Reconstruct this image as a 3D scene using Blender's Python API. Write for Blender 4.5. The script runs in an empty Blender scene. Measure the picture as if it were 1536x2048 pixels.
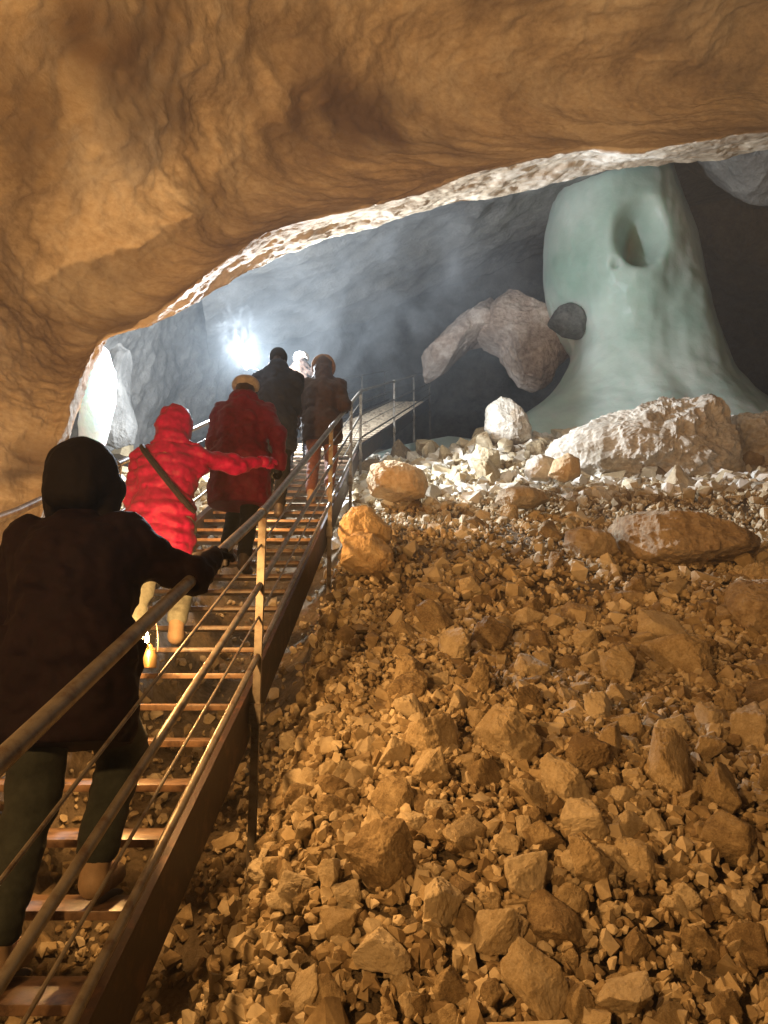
import bpy, bmesh, math, random
import numpy as np
from mathutils import Vector, Matrix
random.seed(7); RNG = np.random.default_rng(11)
scene = bpy.context.scene
C = scene.collection
R = math.radians
# ------------------------------------------------------------------ camera
PITCH = R(12.0); FPX = 1500.0; CH = 2.3
CP, SP = math.cos(PITCH), math.sin(PITCH)
def at(px, py, D):
    """world point that the photo shows at full-size pixel (px,py), D metres deep along the view axis"""
    X = (px-768)/FPX*D; Y = (1024-py)/FPX*D
    return Vector((X, D*CP - Y*SP, CH + D*SP + Y*CP))
def proj(P):
    P = np.asarray(P, float); x, y, z = P[..., 0], P[..., 1], P[..., 2]-CH
    D = y*CP + z*SP; Y = z*CP - y*SP; Dm = np.maximum(D, .05)
    return 768+x/Dm*FPX, 1024-Y/Dm*FPX, D
cam = bpy.data.cameras.new('camera'); co = bpy.data.objects.new('camera', cam); C.objects.link(co)
co.location = (0, 0, CH); co.rotation_euler = (math.pi/2+PITCH, 0, 0)
cam.sensor_fit = 'VERTICAL'; cam.sensor_height = 36; cam.lens = 36*FPX/2048
cam.clip_start = .05; cam.clip_end = 300
scene.camera = co
# ------------------------------------------------------------------ noise (numpy gradient noise)
def _h(ix, iy, iz, s):
    n = (ix.astype(np.int64)*374761393 + iy.astype(np.int64)*668265263 + iz.astype(np.int64)*2147483647 + s*974634777) & 0xffffffff
    n = ((n ^ (n >> 13))*1274126177) & 0xffffffff
    n = ((n ^ (n >> 16))*2246822519) & 0xffffffff
    return ((n ^ (n >> 15)) & 0xffffff)/float(0xffffff)*2-1
def vn(P, s=0):
    """value noise, -1..1, at points (n,3)"""
    P = np.asarray(P, float); i = np.floor(P); f = P-i; u = f*f*f*(f*(f*6-15)+10)
    x, y, z = i[..., 0], i[..., 1], i[..., 2]; ux, uy, uz = u[..., 0], u[..., 1], u[..., 2]
    r = 0
    for dx in (0, 1):
        for dy in (0, 1):
            for dz in (0, 1):
                w = (ux if dx else 1-ux)*(uy if dy else 1-uy)*(uz if dz else 1-uz)
                r = r + w*_h(x+dx, y+dy, z+dz, s)
    return r
def fbm(P, s=0, o=4, g=.5):
    P = np.asarray(P, float); r = 0; a = 1; t = 0
    for k in range(o):
        r = r + a*vn(P*(2.03**k)+k*17.3, s+k*7); t += a; a *= g
    return r/t
def ridge(P, s=0, o=4, g=.5):
    P = np.asarray(P, float); r = 0; a = 1; t = 0
    for k in range(o):
        r = r + a*(1-2*np.abs(vn(P*(2.1**k)+k*9.1, s+k*5))); t += a; a *= g
    return r/t
# ------------------------------------------------------------------ object helpers
def tag(o, label=None, cat=None, group=None, kind=None):
    if label: o['label'] = label
    if cat: o['category'] = cat
    if group: o['group'] = group
    if kind: o['kind'] = kind
    return o
def empty(name, loc=(0, 0, 0), label=None, cat=None, group=None):
    o = bpy.data.objects.new(name, None); C.objects.link(o); o.location = loc; o.empty_display_size = .1
    return tag(o, label, cat, group)
def mesh_np(name, V, F, mat=None, parent=None, smooth=False, tint=None):
    """V (n,3), F (m,k) all the same size"""
    V = np.asarray(V, np.float32); F = np.asarray(F, np.int32)
    me = bpy.data.meshes.new(name); me.vertices.add(len(V)); me.vertices.foreach_set('co', V.ravel())
    m, k = F.shape
    me.loops.add(m*k); me.loops.foreach_set('vertex_index', F.ravel())
    me.polygons.add(m); me.polygons.foreach_set('loop_start', np.arange(0, m*k, k, dtype=np.int32))
    me.polygons.foreach_set('use_smooth', np.full(m, smooth, bool))
    if tint is not None:
        a = me.attributes.new('tint', 'FLOAT', 'POINT'); a.data.foreach_set('value', np.asarray(tint, np.float32))
    me.update(calc_edges=True); me.validate()
    if mat: me.materials.append(mat)
    o = bpy.data.objects.new(name, me); C.objects.link(o)
    if parent: o.parent = parent
    return o
class MB:
    def __init__(s): s.bm = bmesh.new()
    def tube(s, pts, r, n=12, cap=True):
        pts = [Vector(p) for p in pts]; rs = r if isinstance(r, (list, tuple)) else [r]*len(pts)
        rings = []; up = None
        for i, p in enumerate(pts):
            d = (pts[min(i+1, len(pts)-1)]-pts[max(i-1, 0)]).normalized()
            if up is None: up = Vector((0, 0, 1)) if abs(d.z) < .9 else Vector((1, 0, 0))
            a = d.cross(up).normalized(); b = a.cross(d).normalized(); up = b
            rings.append([s.bm.verts.new(p+(a*math.cos(t)+b*math.sin(t))*rs[i]) for t in [2*math.pi*k/n for k in range(n)]])
        for A, B in zip(rings, rings[1:]):
            for k in range(n): s.bm.faces.new((A[k], A[(k+1) % n], B[(k+1) % n], B[k]))
        if cap: s.bm.faces.new(rings[0][::-1]); s.bm.faces.new(rings[-1])
        return s
    def box(s, c, ax, ay, az):
        """c centre, three half-extent vectors"""
        c, ax, ay, az = map(Vector, (c, ax, ay, az)); v = []
        for i in (-1, 1):
            for j in (-1, 1):
                for k in (-1, 1): v.append(s.bm.verts.new(c+ax*i+ay*j+az*k))
        for f in ((0, 1, 3, 2), (4, 6, 7, 5), (0, 4, 5, 1), (2, 3, 7, 6), (0, 2, 6, 4), (1, 5, 7, 3)):
            s.bm.faces.new([v[i] for i in f])
        return s
    def lathe(s, prof, c=(0, 0, 0), n=20):
        c = Vector(c); rings = []
        for r, z in prof:
            rings.append([s.bm.verts.new(c+Vector((r*math.cos(2*math.pi*k/n), r*math.sin(2*math.pi*k/n), z))) for k in range(n)])
        for A, B in zip(rings, rings[1:]):
            for k in range(n): s.bm.faces.new((A[k], A[(k+1) % n], B[(k+1) % n], B[k]))
        s.bm.faces.new(rings[0][::-1]); s.bm.faces.new(rings[-1])
        return s
    def build(s, name, mat, parent=None, bevel=0, smooth=True):
        bmesh.ops.recalc_face_normals(s.bm, faces=s.bm.faces)
        if bevel: bmesh.ops.bevel(s.bm, geom=list(s.bm.edges), offset=bevel, segments=2, affect='EDGES', profile=.6)
        me = bpy.data.meshes.new(name); s.bm.to_mesh(me); s.bm.free(); me.materials.append(mat)
        if smooth:
            for p in me.polygons: p.use_smooth = True
            try: me.set_sharp_from_angle(angle=R(40))
            except Exception: pass
        o = bpy.data.objects.new(name, me); C.objects.link(o)
        if parent:
            o.parent = parent
        return o
# ------------------------------------------------------------------ materials
def newmat(name):
    m = bpy.data.materials.new(name); m.use_nodes = True; nt = m.node_tree
    b = nt.nodes['Principled BSDF']
    return m, nt, b
def N(nt, t, **kw):
    n = nt.nodes.new(t)
    for k, v in kw.items():
        if k in n.inputs: n.inputs[k].default_value = v
        else: setattr(n, k, v)
    return n
def ramp(nt, src, stops):
    r = nt.nodes.new('ShaderNodeValToRGB'); e = r.color_ramp.elements
    while len(e) < len(stops): e.new(.5)
    for i, (p, c) in enumerate(stops):
        e[i].position = p; e[i].color = (c if len(c) == 4 else (*c, 1))
    nt.links.new(src, r.inputs[0]); return r
def rock_mat(name, dark, mid, light, scale=1.0, bump=.5, rough=.85, src='object', stretch=(1, 1, 1), detail_scale=1.0, spec=.3, blotch=None, dist=.02, w1=.6, w2=.55):
    m, nt, b = newmat(name); L = nt.links.new
    tc = N(nt, 'ShaderNodeTexCoord'); mp = N(nt, 'ShaderNodeMapping'); mp.inputs['Scale'].default_value = stretch
    L(tc.outputs['Object'], mp.inputs['Vector'])
    n1 = N(nt, 'ShaderNodeTexNoise', Scale=1.3*scale, Detail=6.0, Roughness=.62); L(mp.outputs[0], n1.inputs['Vector'])
    n2 = N(nt, 'ShaderNodeTexNoise', Scale=11*scale*detail_scale, Detail=8.0, Roughness=.7); L(mp.outputs[0], n2.inputs['Vector'])
    n3 = N(nt, 'ShaderNodeTexNoise', Scale=70*scale*detail_scale, Detail=4.0, Roughness=.7); L(mp.outputs[0], n3.inputs['Vector'])
    mx = N(nt, 'ShaderNodeMath', operation='MULTIPLY_ADD'); L(n2.outputs[0], mx.inputs[0]); mx.inputs[1].default_value = w2
    m2 = N(nt, 'ShaderNodeMath', operation='MULTIPLY'); L(n1.outputs[0], m2.inputs[0]); m2.inputs[1].default_value = w1
    L(m2.outputs[0], mx.inputs[2])
    fac = mx.outputs[0]
    if src in ('tint', 'random'):
        if src == 'tint': a = N(nt, 'ShaderNodeAttribute', attribute_name='tint'); v = a.outputs['Fac']
        else: a = N(nt, 'ShaderNodeObjectInfo'); v = a.outputs['Random']
        q = N(nt, 'ShaderNodeMath', operation='MULTIPLY_ADD'); L(v, q.inputs[0]); q.inputs[1].default_value = .34
        q2 = N(nt, 'ShaderNodeMath', operation='MULTIPLY'); L(fac, q2.inputs[0]); q2.inputs[1].default_value = .70
        L(q2.outputs[0], q.inputs[2]); fac = q.outputs[0]
    r = ramp(nt, fac, [(.40, dark), (.55, mid), (.72, light)])
    col = r.outputs[0]
    if blotch:
        nb = N(nt, 'ShaderNodeTexNoise', Scale=blotch[1], Detail=3.0, Roughness=.5); L(mp.outputs[0], nb.inputs['Vector'])
        rb = ramp(nt, nb.outputs[0], [(blotch[2], (0, 0, 0)), (blotch[2]+(blotch[3] if len(blotch) > 3 else .09), (1, 1, 1))])
        mc = N(nt, 'ShaderNodeMix', data_type='RGBA'); L(rb.outputs[0], mc.inputs[0]); L(col, mc.inputs[6]); mc.inputs[7].default_value = (*blotch[0], 1)
        col = mc.outputs[2]
    L(col, b.inputs['Base Color'])
    ad = N(nt, 'ShaderNodeMath', operation='MULTIPLY_ADD'); L(n3.outputs[0], ad.inputs[0]); ad.inputs[1].default_value = .35; L(n2.outputs[0], ad.inputs[2])
    bp = N(nt, 'ShaderNodeBump', Strength=bump, Distance=dist); L(ad.outputs[0], bp.inputs['Height']); L(bp.outputs[0], b.inputs['Normal'])
    b.inputs['Roughness'].default_value = rough; b.inputs['Specular IOR Level'].default_value = spec
    return m
def plain(name, col, rough=.6, metal=0, noise=.25, nscale=20, bump=.1, spec=.4, dist=.004, dirt=None):
    m, nt, b = newmat(name); L = nt.links.new
    tc = N(nt, 'ShaderNodeTexCoord'); n = N(nt, 'ShaderNodeTexNoise', Scale=nscale, Detail=6.0, Roughness=.65); L(tc.outputs['Object'], n.inputs['Vector'])
    lo = tuple(c*(1-noise) for c in col); hi = tuple(min(1, c*(1+noise)) for c in col)
    if dirt: r = ramp(nt, n.outputs[0], [(.36, dirt), (.5, col), (.68, hi)])
    else: r = ramp(nt, n.outputs[0], [(.3, lo), (.7, hi)])
    L(r.outputs[0], b.inputs['Base Color'])
    bp = N(nt, 'ShaderNodeBump', Strength=bump, Distance=dist); L(n.outputs[0], bp.inputs['Height']); L(bp.outputs[0], b.inputs['Normal'])
    b.inputs['Roughness'].default_value = rough; b.inputs['Metallic'].default_value = metal; b.inputs['Specular IOR Level'].default_value = spec
    return m
def emis(name, col, s):
    m, nt, b = newmat(name); b.inputs['Base Color'].default_value = (0, 0, 0, 1)
    b.inputs['Emission Color'].default_value = (*col, 1); b.inputs['Emission Strength'].default_value = s
    return m
M = {}
M['stone'] = rock_mat('scree_stone', (.22, .16, .09), (.45, .355, .215), (.66, .57, .41), scale=1.6, bump=.55, src='random', dist=.02)
M['rubble'] = rock_mat('scree_rubble', (.22, .16, .09), (.45, .355, .215), (.66, .57, .41), scale=1.6, bump=.4, src='tint', dist=.012)
M['ground'] = rock_mat('scree_ground', (.13, .095, .06), (.27, .21, .135), (.42, .34, .24), scale=2.2, bump=1.0, dist=.05)
M['ceiling'] = rock_mat('ceiling_limestone', (.30, .23, .155), (.55, .46, .34), (.80, .75, .66), scale=.6, bump=.5, detail_scale=2.6, stretch=(.7, .8, 1.6), blotch=((.20, .145, .10), .62, .53, .17), dist=.03, w1=.78, w2=.36)
M['palestone'] = rock_mat('pale_limestone', (.30, .25, .18), (.55, .50, .42), (.78, .74, .66), scale=1.3, bump=.7, dist=.03, blotch=((.40, .29, .18), 1.1, .61))
M['greyrock'] = rock_mat('grey_cavern_rock', (.10, .10, .095), (.20, .195, .185), (.33, .32, .30), scale=.22, bump=.7, dist=.15)
M['darkrock'] = rock_mat('dark_cavern_rock', (.05, .05, .048), (.11, .11, .10), (.2, .195, .18), scale=1.0, bump=.7, dist=.06)
M['redrock'] = rock_mat('reddish_rock', (.24, .16, .12), (.52, .39, .31), (.82, .71, .62), scale=.7, bump=.7, dist=.1)
M['ochre'] = rock_mat('ochre_boulder', (.34, .23, .11), (.58, .42, .24), (.72, .58, .38), scale=1.6, bump=.6, dist=.03)
M['brownslab'] = rock_mat('brown_slab', (.20, .145, .09), (.36, .28, .185), (.54, .45, .32), scale=1.6, bump=.7, dist=.03)
# ice
def ice_mat(name, col, col2, sss, rough=.35):
    m, nt, b = newmat(name); L = nt.links.new
    tc = N(nt, 'ShaderNodeTexCoord'); n = N(nt, 'ShaderNodeTexNoise', Scale=.5, Detail=5.0, Roughness=.55); L(tc.outputs['Object'], n.inputs['Vector'])
    r = ramp(nt, n.outputs[0], [(.32, col), (.66, col2)]); L(r.outputs[0], b.inputs['Base Color'])
    b.inputs['Roughness'].default_value = rough; b.inputs['Subsurface Weight'].default_value = sss
    b.inputs['Subsurface Radius'].default_value = (.25, .5, .42); b.inputs['Subsurface Scale'].default_value = 1.0
    b.inputs['Specular IOR Level'].default_value = .25
    n2 = N(nt, 'ShaderNodeTexNoise', Scale=2.2, Detail=6.0, Roughness=.6); L(tc.outputs['Object'], n2.inputs['Vector'])
    bp = N(nt, 'ShaderNodeBump', Strength=.3, Distance=.10); L(n2.outputs[0], bp.inputs['Height']); L(bp.outputs[0], b.inputs['Normal'])
    return m
M['ice'] = ice_mat('green_ice', (.34, .47, .40), (.64, .73, .66), .75)
M['whiteice'] = ice_mat('white_ice', (.70, .80, .82), (.88, .92, .92), .6)
M['milkice'] = ice_mat('milky_ice', (.35, .42, .38), (.52, .58, .52), .3)
M['steel'] = plain('galvanised_rail', (.20, .18, .15), rough=.42, metal=.5, noise=.25, nscale=14, dirt=(.12, .085, .06))
M['darksteel'] = plain('stringer_paint', (.030, .018, .015), rough=.5, metal=.2, noise=.5, nscale=9, dirt=(.09, .045, .028))
M['wood'] = plain('wet_tread_wood', (.16, .10, .06), rough=.35, noise=.45, nscale=14, bump=.6, dirt=(.045, .023, .015), spec=.5)
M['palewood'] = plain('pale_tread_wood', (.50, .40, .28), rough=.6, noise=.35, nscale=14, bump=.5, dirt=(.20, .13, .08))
def cloth(name, col, rough=.8, nscale=25, sheen=.03):
    m = plain(name, col, rough=rough, noise=.3, nscale=nscale, bump=.35, spec=.2, dist=.006)
    m.node_tree.nodes['Principled BSDF'].inputs['Sheen Weight'].default_value = sheen
    return m
M['black'] = cloth('black_cloth', (.007, .0055, .006), sheen=0); M['blackred'] = cloth('dark_maroon_cloth', (.009, .003, .0045), sheen=0)
M['grey_tr'] = cloth('grey_green_trousers', (.030, .036, .031), sheen=.05); M['red'] = cloth('red_padded_nylon', (.34, .006, .07), rough=.5)
M['palegreen'] = cloth('pale_grey_trousers', (.24, .26, .22)); M['maroon'] = cloth('maroon_coat', (.12, .006, .026), rough=.6)
M['navy'] = cloth('navy_jacket', (.008, .012, .026)); M['brown'] = cloth('brown_jacket', (.03, .016, .010)); M['tan_tr'] = cloth('russet_trousers', (.16, .06, .03))
M['greycap'] = cloth('grey_wool_cap', (.32, .29, .27)); M['fur'] = cloth('fur_trim', (.14, .08, .045), rough=1)
M['skin'] = plain('skin', (.50, .30, .21), rough=.55, noise=.08, nscale=30, bump=.05)
M['hair'] = plain('dark_hair', (.03, .02, .015), rough=.5, noise=.4, nscale=60, bump=.6)
M['boot'] = plain('tan_boot', (.34, .24, .15), rough=.6, noise=.2, nscale=20, bump=.2); M['darkboot'] = plain('dark_boot', (.04, .03, .025), rough=.5)
M['strap'] = cloth('dark_strap', (.02, .015, .02)); M['brass'] = plain('lamp_brass', (.45, .30, .13), rough=.35, metal=.9)
M['flame'] = emis('warm_flame', (1, .62, .22), 220); M['flare'] = emis('magnesium_glow', (.78, .88, 1), 900)
# ------------------------------------------------------------------ stair geometry (one flight measured from the photo, then the upper one)
def deck(D):
    """right-hand edge of the deck at depth D"""
    if D <= 3.95: return at(832-1311/D, 691+2781/D, D)
    if D <= 11.7: return at(827-1292/D, 652+2935/D, D)
    return at(1001-3327/D, 701+2363/D, D)
WID = 1.30
def sp(D, lat=0, h=0):
    p = deck(D); return Vector((p.x-lat, p.y, p.z+h))
# ------------------------------------------------------------------ ground
def gz(x, y):
    x = np.asarray(x, float); y = np.asarray(y, float)
    z = np.where(y < 10, -2.3+.47*y, 2.4+.37*(y-10)) + CH
    z = np.where(y < 0, CH-2.3+.25*y, z)
    z = np.where(y > 20, CH+2.4+3.7+.10*(y-20), z)
    z = z + .55*np.exp(-((x-2.6)**2/3.0+(y-13.5)**2/3.5))
    z = z + .07*np.clip(x-2.5, 0, 8)*np.clip((y-3)/4, 0, 1)
    z = z - 1.15*np.exp(-((x+1.45-.03*y)/.75)**4)*np.clip((11-y)/3, 0, 1)  # trough under the stairs, dug deeper to keep that ground in shade
    P = np.stack([x*.55, y*.55, x*0], -1)
    return z + .16*fbm(P, 3, 3)*np.clip(y/3, .3, 1)
def ground_hit(px, py):
    Ds = np.linspace(1.2, 30, 1500)
    X = (px-768)/FPX*Ds; Y = (1024-py)/FPX*Ds
    wy = Ds*CP-Y*SP; wz = CH+Ds*SP+Y*CP
    d = wz-gz(X, wy); i = np.argmax(d < 0) if (d < 0).any() else len(Ds)-1
    return Vector((X[i], wy[i], wz[i])), Ds[i]
def grid_faces(nu, nv):
    i = np.arange(nu-1)[:, None]*nv+np.arange(nv-1)[None, :]
    return np.stack([i, i+nv, i+nv+1, i+1], -1).reshape(-1, 4)
ys = np.concatenate([np.linspace(-4, 1.2, 30), np.linspace(1.25, 14, 430), np.linspace(14.1, 46, 160)])
xs = np.concatenate([np.linspace(-22, -5, 40), np.linspace(-4.95, 9, 420), np.linspace(9.1, 30, 40)])
GX, GY = np.meshgrid(xs, ys, indexing='ij'); GZ = gz(GX, GY)
Pq = np.stack([GX, GY, GX*0], -1)
GZ = GZ + .035*ridge(Pq*5, 4, 3) - .03
mesh_np('ground', np.stack([GX, GY, GZ], -1).reshape(-1, 3), grid_faces(len(xs), len(ys)), M['ground'], smooth=True)
tag(bpy.data.objects['ground'], kind='structure')
# ------------------------------------------------------------------ near ceiling with its lip
A_ = [(40, 1230, 5.6), (95, 960, 5.8), (128, 840, 6.0), (158, 765, 6.2), (203, 682, 6.5), (300, 638, 6.8), (450, 522, 7.2), (560, 457, 7.5), (800, 396, 8), (950, 346, 8.3), (1160, 298, 8.6), (1270, 302, 8.7), (1400, 282, 8.9), (1536, 262, 9.1), (1900, 230, 9.6), (2500, 230, 10)]
B_ = [(70, 1210, 6.3), (112, 950, 6.4), (142, 838, 6.6), (172, 768, 6.9), (216, 690, 7.2), (330, 642, 7.7), (500, 546, 8.3), (650, 478, 8.8), (850, 420, 9.4), (1000, 393, 9.8), (1200, 346, 10.1), (1290, 331, 10.2), (1430, 318, 10.4), (1536, 300, 10.5), (1900, 270, 11), (2500, 260, 11.3)]
M_ = [(-520, 1500, 3.6), (-520, 1000, 3.7), (-470, 740, 3.9), (-400, 560, 4.1), (-300, 380, 4.5), (-90, 220, 5.0), (190, 100, 5.4), (400, 0, 6.2), (700, -60, 6.9), (900, -80, 7.3), (1150, -80, 7.7), (1300, -80, 7.9), (1450, -80, 8.0), (1650, -100, 8.2), (2100, -100, 8.3), (3000, -100, 8.3)]
N_ = [(-3.4, -4, -3), (-3.6, -4, -1.5), (-3.7, -4, 0), (-3.6, -4, 1.2), (-3.4, -4, 2.4), (-2.6, -4, 3.4), (-1.6, -4, 4.2), (-.6, -4, 4.8), (.6, -4, 5.2), (1.6, -4, 5.3), (2.6, -4, 5.4), (3.4, -4, 5.4), (4.2, -4, 5.4), (5.2, -4, 5.4), (7.5, -4, 5.3), (10, -4, 5)]
def spl(K, n):
    """Catmull-Rom through K (m,3) -> (n,3)"""
    K = np.array(K, float); m = len(K); t = np.linspace(0, m-1, n); i = np.clip(t.astype(int), 0, m-2); f = (t-i)[:, None]
    P0 = K[np.clip(i-1, 0, m-1)]; P1 = K[i]; P2 = K[i+1]; P3 = K[np.clip(i+2, 0, m-1)]
    return .5*((2*P1)+(-P0+P2)*f+(2*P0-5*P1+4*P2-P3)*f**2+(-P0+3*P1-3*P2+P3)*f**3)
NU = 620
Aw = spl([at(*p) for p in A_], NU); Bw = spl([at(*p) for p in B_], NU); Mw = spl([at(*p) for p in M_], NU)
Nw = spl([(x, y, z+CH) for x, y, z in N_], NU)
tt = np.linspace(0, 15, NU)[:, None]; up = np.clip((tt-3)/3, 0, 1)
Cw = Bw + (1-up)*np.array([-1.8, .9, .2]) + up*np.array([0, .7, 2.5])
Dw = Bw + (1-up)*np.array([-6, 1.2, .6]) + up*np.array([0, 1.2, 13])
def nrm(P):
    du = np.gradient(P, axis=0); dv = np.gradient(P, axis=1); n = np.cross(du, dv)
    return n/(np.linalg.norm(n, axis=-1, keepdims=True)+1e-9)
rows = []
Sn = 330
for k in range(Sn):                     # N -> M -> A as a quadratic through M at s=.5
    s = (k/(Sn-1))**.85
    a = 2*(s-.5)*(s-1); b = -4*s*(s-1); c = 2*s*(s-.5)
    rows.append((Nw*a+Mw*b+Aw*c, 1.0 if s < .85 else .22+.78*(1-s)/.15, 0))
for k in range(1, 60):
    s = k/59; rows.append((Aw*(1-s)+Bw*s + np.array([0, 0, .05])*math.sin(math.pi*s), .22+.25*math.sin(math.pi*s), 1))
for k in range(1, 40):
    s = k/39; rows.append((Bw*(1-s)**2+2*Cw*s*(1-s)+Dw*s*s if False else (Bw*(1-s)+Cw*s if s < .5 else (Bw*.5+Cw*.5)*(1-(s-.5)*2)+Dw*(s-.5)*2), .25+.5*s, 1))
P = np.stack([r[0] for r in rows], 1); amp = np.array([r[1] for r in rows])[None, :, None]
nn = nrm(P)
Q = P*np.array([.8, .9, 1.3])
d = .26*fbm(Q*.5, 21, 3) + .13*fbm(Q*np.array([.6, 1.5, 1.9]), 31, 4, .5) + .035*fbm(Q*np.array([1.6, 5, 7.]), 41, 4, .6) - .10*np.clip(ridge(Q*np.array([.35, 1.1, 1.4]), 47, 2)-.55, 0, 1)
lipd = .05*fbm(P*np.array([3., 4., 5.]), 51, 5, .65)
P = P + nn*((d[..., None]*amp)+lipd[..., None]*.8)
P = P + .014*np.stack([fbm(P*7, 61, 3), fbm(P*7, 71, 3), fbm(P*7, 81, 3)], -1)
tag(mesh_np('cave_ceiling', P.reshape(-1, 3), grid_faces(NU, P.shape[1]), M['ceiling'], smooth=True), kind='structure')
# ------------------------------------------------------------------ cavern beyond
az = np.linspace(R(-118), R(112), 260); el = np.linspace(R(-12), R(89), 130)
AZ, EL = np.meshgrid(az, el, indexing='ij')
Rr = 23+5*np.cos(AZ*2)-4*np.abs(np.sin(EL))
dirs = np.stack([np.sin(AZ)*np.cos(EL), np.cos(AZ)*np.cos(EL), np.sin(EL)], -1)
Pc = np.array([4, 12, CH+2.5])+dirs*Rr[..., None]*np.array([.85, .95, .75])
dd = 1.8*fbm(Pc*.16, 91, 4)+1.1*ridge(Pc*.3, 95, 4, .55)
Pc = Pc-dirs*dd[..., None]
tag(mesh_np('cavern_wall', Pc.reshape(-1, 3), grid_faces(260, 130), M['greyrock'], smooth=True), kind='structure')
def sheet(name, K0, K1, mat, n=160, m=80, a=.5, f=.5, seed=5, thick=None):
    """rock mass from curve K0 (lower edge) to K1 (upper), swung back behind itself so it has depth"""
    a0 = spl([at(*p) for p in K0], n); a1 = spl([at(*p) for p in K1], n)
    rws = []
    for k in range(m):
        s = k/(m-1)
        rws.append(a0*(1-s)+a1*s)
    front = np.stack(rws, 1)
    back = a0[:, None, :]+np.array([0, .6, .5])*np.linspace(0, 1, 20)[None, ::-1, None]*np.array([0, 4, 5.])
    P = np.concatenate([back[:, :-1], front], 1); nn = nrm(P)
    P = P+nn*(a*fbm(P*f, seed, 4)+a*.5*ridge(P*f*2.2, seed+3, 4))[..., None]
    return tag(mesh_np(name, P.reshape(-1, 3), grid_faces(n, P.shape[1]), mat, smooth=True), kind='structure')
sheet('cavern_ceiling', [(420, 720, 19), (640, 660, 20), (760, 620, 21), (860, 582, 21.5), (980, 545, 22), (1092, 506, 22.5), (1250, 450, 23), (1500, 380, 24)],
      [(380, 420, 12), (560, 360, 12), (700, 320, 12.3), (860, 300, 12.5), (980, 280, 12.7), (1092, 250, 13), (1250, 240, 13.4), (1500, 200, 14)], M['greyrock'], a=.35, f=.35)
sheet('cavern_roof_ledge', [(1405, 300, 16), (1450, 350, 16), (1495, 388, 16), (1560, 402, 16), (1700, 420, 16)],
      [(1400, 150, 13), (1450, 150, 13), (1495, 150, 13), (1560, 150, 13), (1700, 150, 13)], M['greyrock'], a=.2, f=.5, seed=15)
sheet('cavern_side_wall', [(100, 1000, 14), (235, 960, 15.5), (280, 900, 16.5), (320, 890, 18), (380, 880, 20), (480, 870, 23)],
      [(100, 400, 13), (235, 480, 13.5), (290, 480, 14.5), (330, 470, 15.5), (420, 430, 17), (520, 400, 19)], M['greyrock'], a=.4, f=.5, seed=25)
# ------------------------------------------------------------------ ice column: rings from the photo's outline
prof = [(200, 1150, 1300), (300, 1138, 1312), (345, 1125, 1322), (400, 1108, 1345), (460, 1096, 1366), (520, 1092, 1384), (580, 1095, 1398), (640, 1112, 1412), (690, 1145, 1425), (730, 1140, 1441), (770, 1118, 1460), (800, 1090, 1486), (830, 1052, 1522), (860, 1005, 1570), (900, 930, 1640), (960, 820, 1750), (1020, 700, 1860)]
DI = 18.0
K = np.array(prof, float); nz = 260; t = np.linspace(0, len(K)-1, nz)
pr = spl(K, nz); na = 260; th = np.linspace(0, 2*math.pi, na)
V = []
for py, xl, xr in pr:
    c = at((xl+xr)/2, py, DI); r = (xr-xl)/2/FPX*DI
    V.append(np.stack([c.x+r*np.cos(th), (c.y if py < 760 else c.y)+(1.1+.45*r)*np.sin(th)+0*th, np.full(na, c.z)], -1))
V = np.array(V); ctr = V.mean(1, keepdims=True)
nd = V-ctr; nd[..., 2] = 0; nd /= np.linalg.norm(nd, axis=-1, keepdims=True)
dp = .30*fbm(V*np.array([.45, .45, .16]), 101, 3)+.10*fbm(V*np.array([1.4, 1.4, .35]), 105, 3)+.03*fbm(V*3, 108, 2)
edge = np.abs(nd[..., 0])**3
dp = dp*(1-.6*edge)
def dent(px, py, rx, rz, depth, hard=2.0):
    c = at(px, py, DI); e = ((V[..., 0]-c.x)/(rx/FPX*DI))**2+((V[..., 2]-c.z)/(rz/FPX*DI))**2
    return depth*np.exp(-e**hard)*(nd[..., 1] < 0)
dp = dp-dent(1230, 555, 36, 48, 1.25, 2.0)+dent(1246, 572, 12, 22, .35, 1.3)-dent(1188, 606, 7, 8, .14, 1.5)-dent(1135, 645, 30, 40, .2, 1)+dent(1265, 500, 50, 110, .12, 1)
V = V+nd*dp[..., None]
o = mesh_np('ice_column', V.reshape(-1, 3), grid_faces(nz, na), M['ice'], smooth=True)
tag(o, 'huge pale green ice column with a dark hollow, flaring out to a wide base behind the boulders', 'ice column')
# ice floor round the column
X_, Y_ = np.meshgrid(np.linspace(-2, 16, 120), np.linspace(14.5, 30, 100), indexing='ij')
zb = at(1250, 850, DI).z
Z_ = zb-.65+.35*fbm(np.stack([X_*.3, Y_*.3, X_*0], -1), 111, 3)-.9*np.clip((16.5-Y_)/2, 0, 1)-.8*np.clip((1.5-X_)/3, 0, 1)
tag(mesh_np('ice_floor', np.stack([X_, Y_, Z_], -1).reshape(-1, 3), grid_faces(120, 100), M['milkice'], smooth=True), kind='structure')
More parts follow.
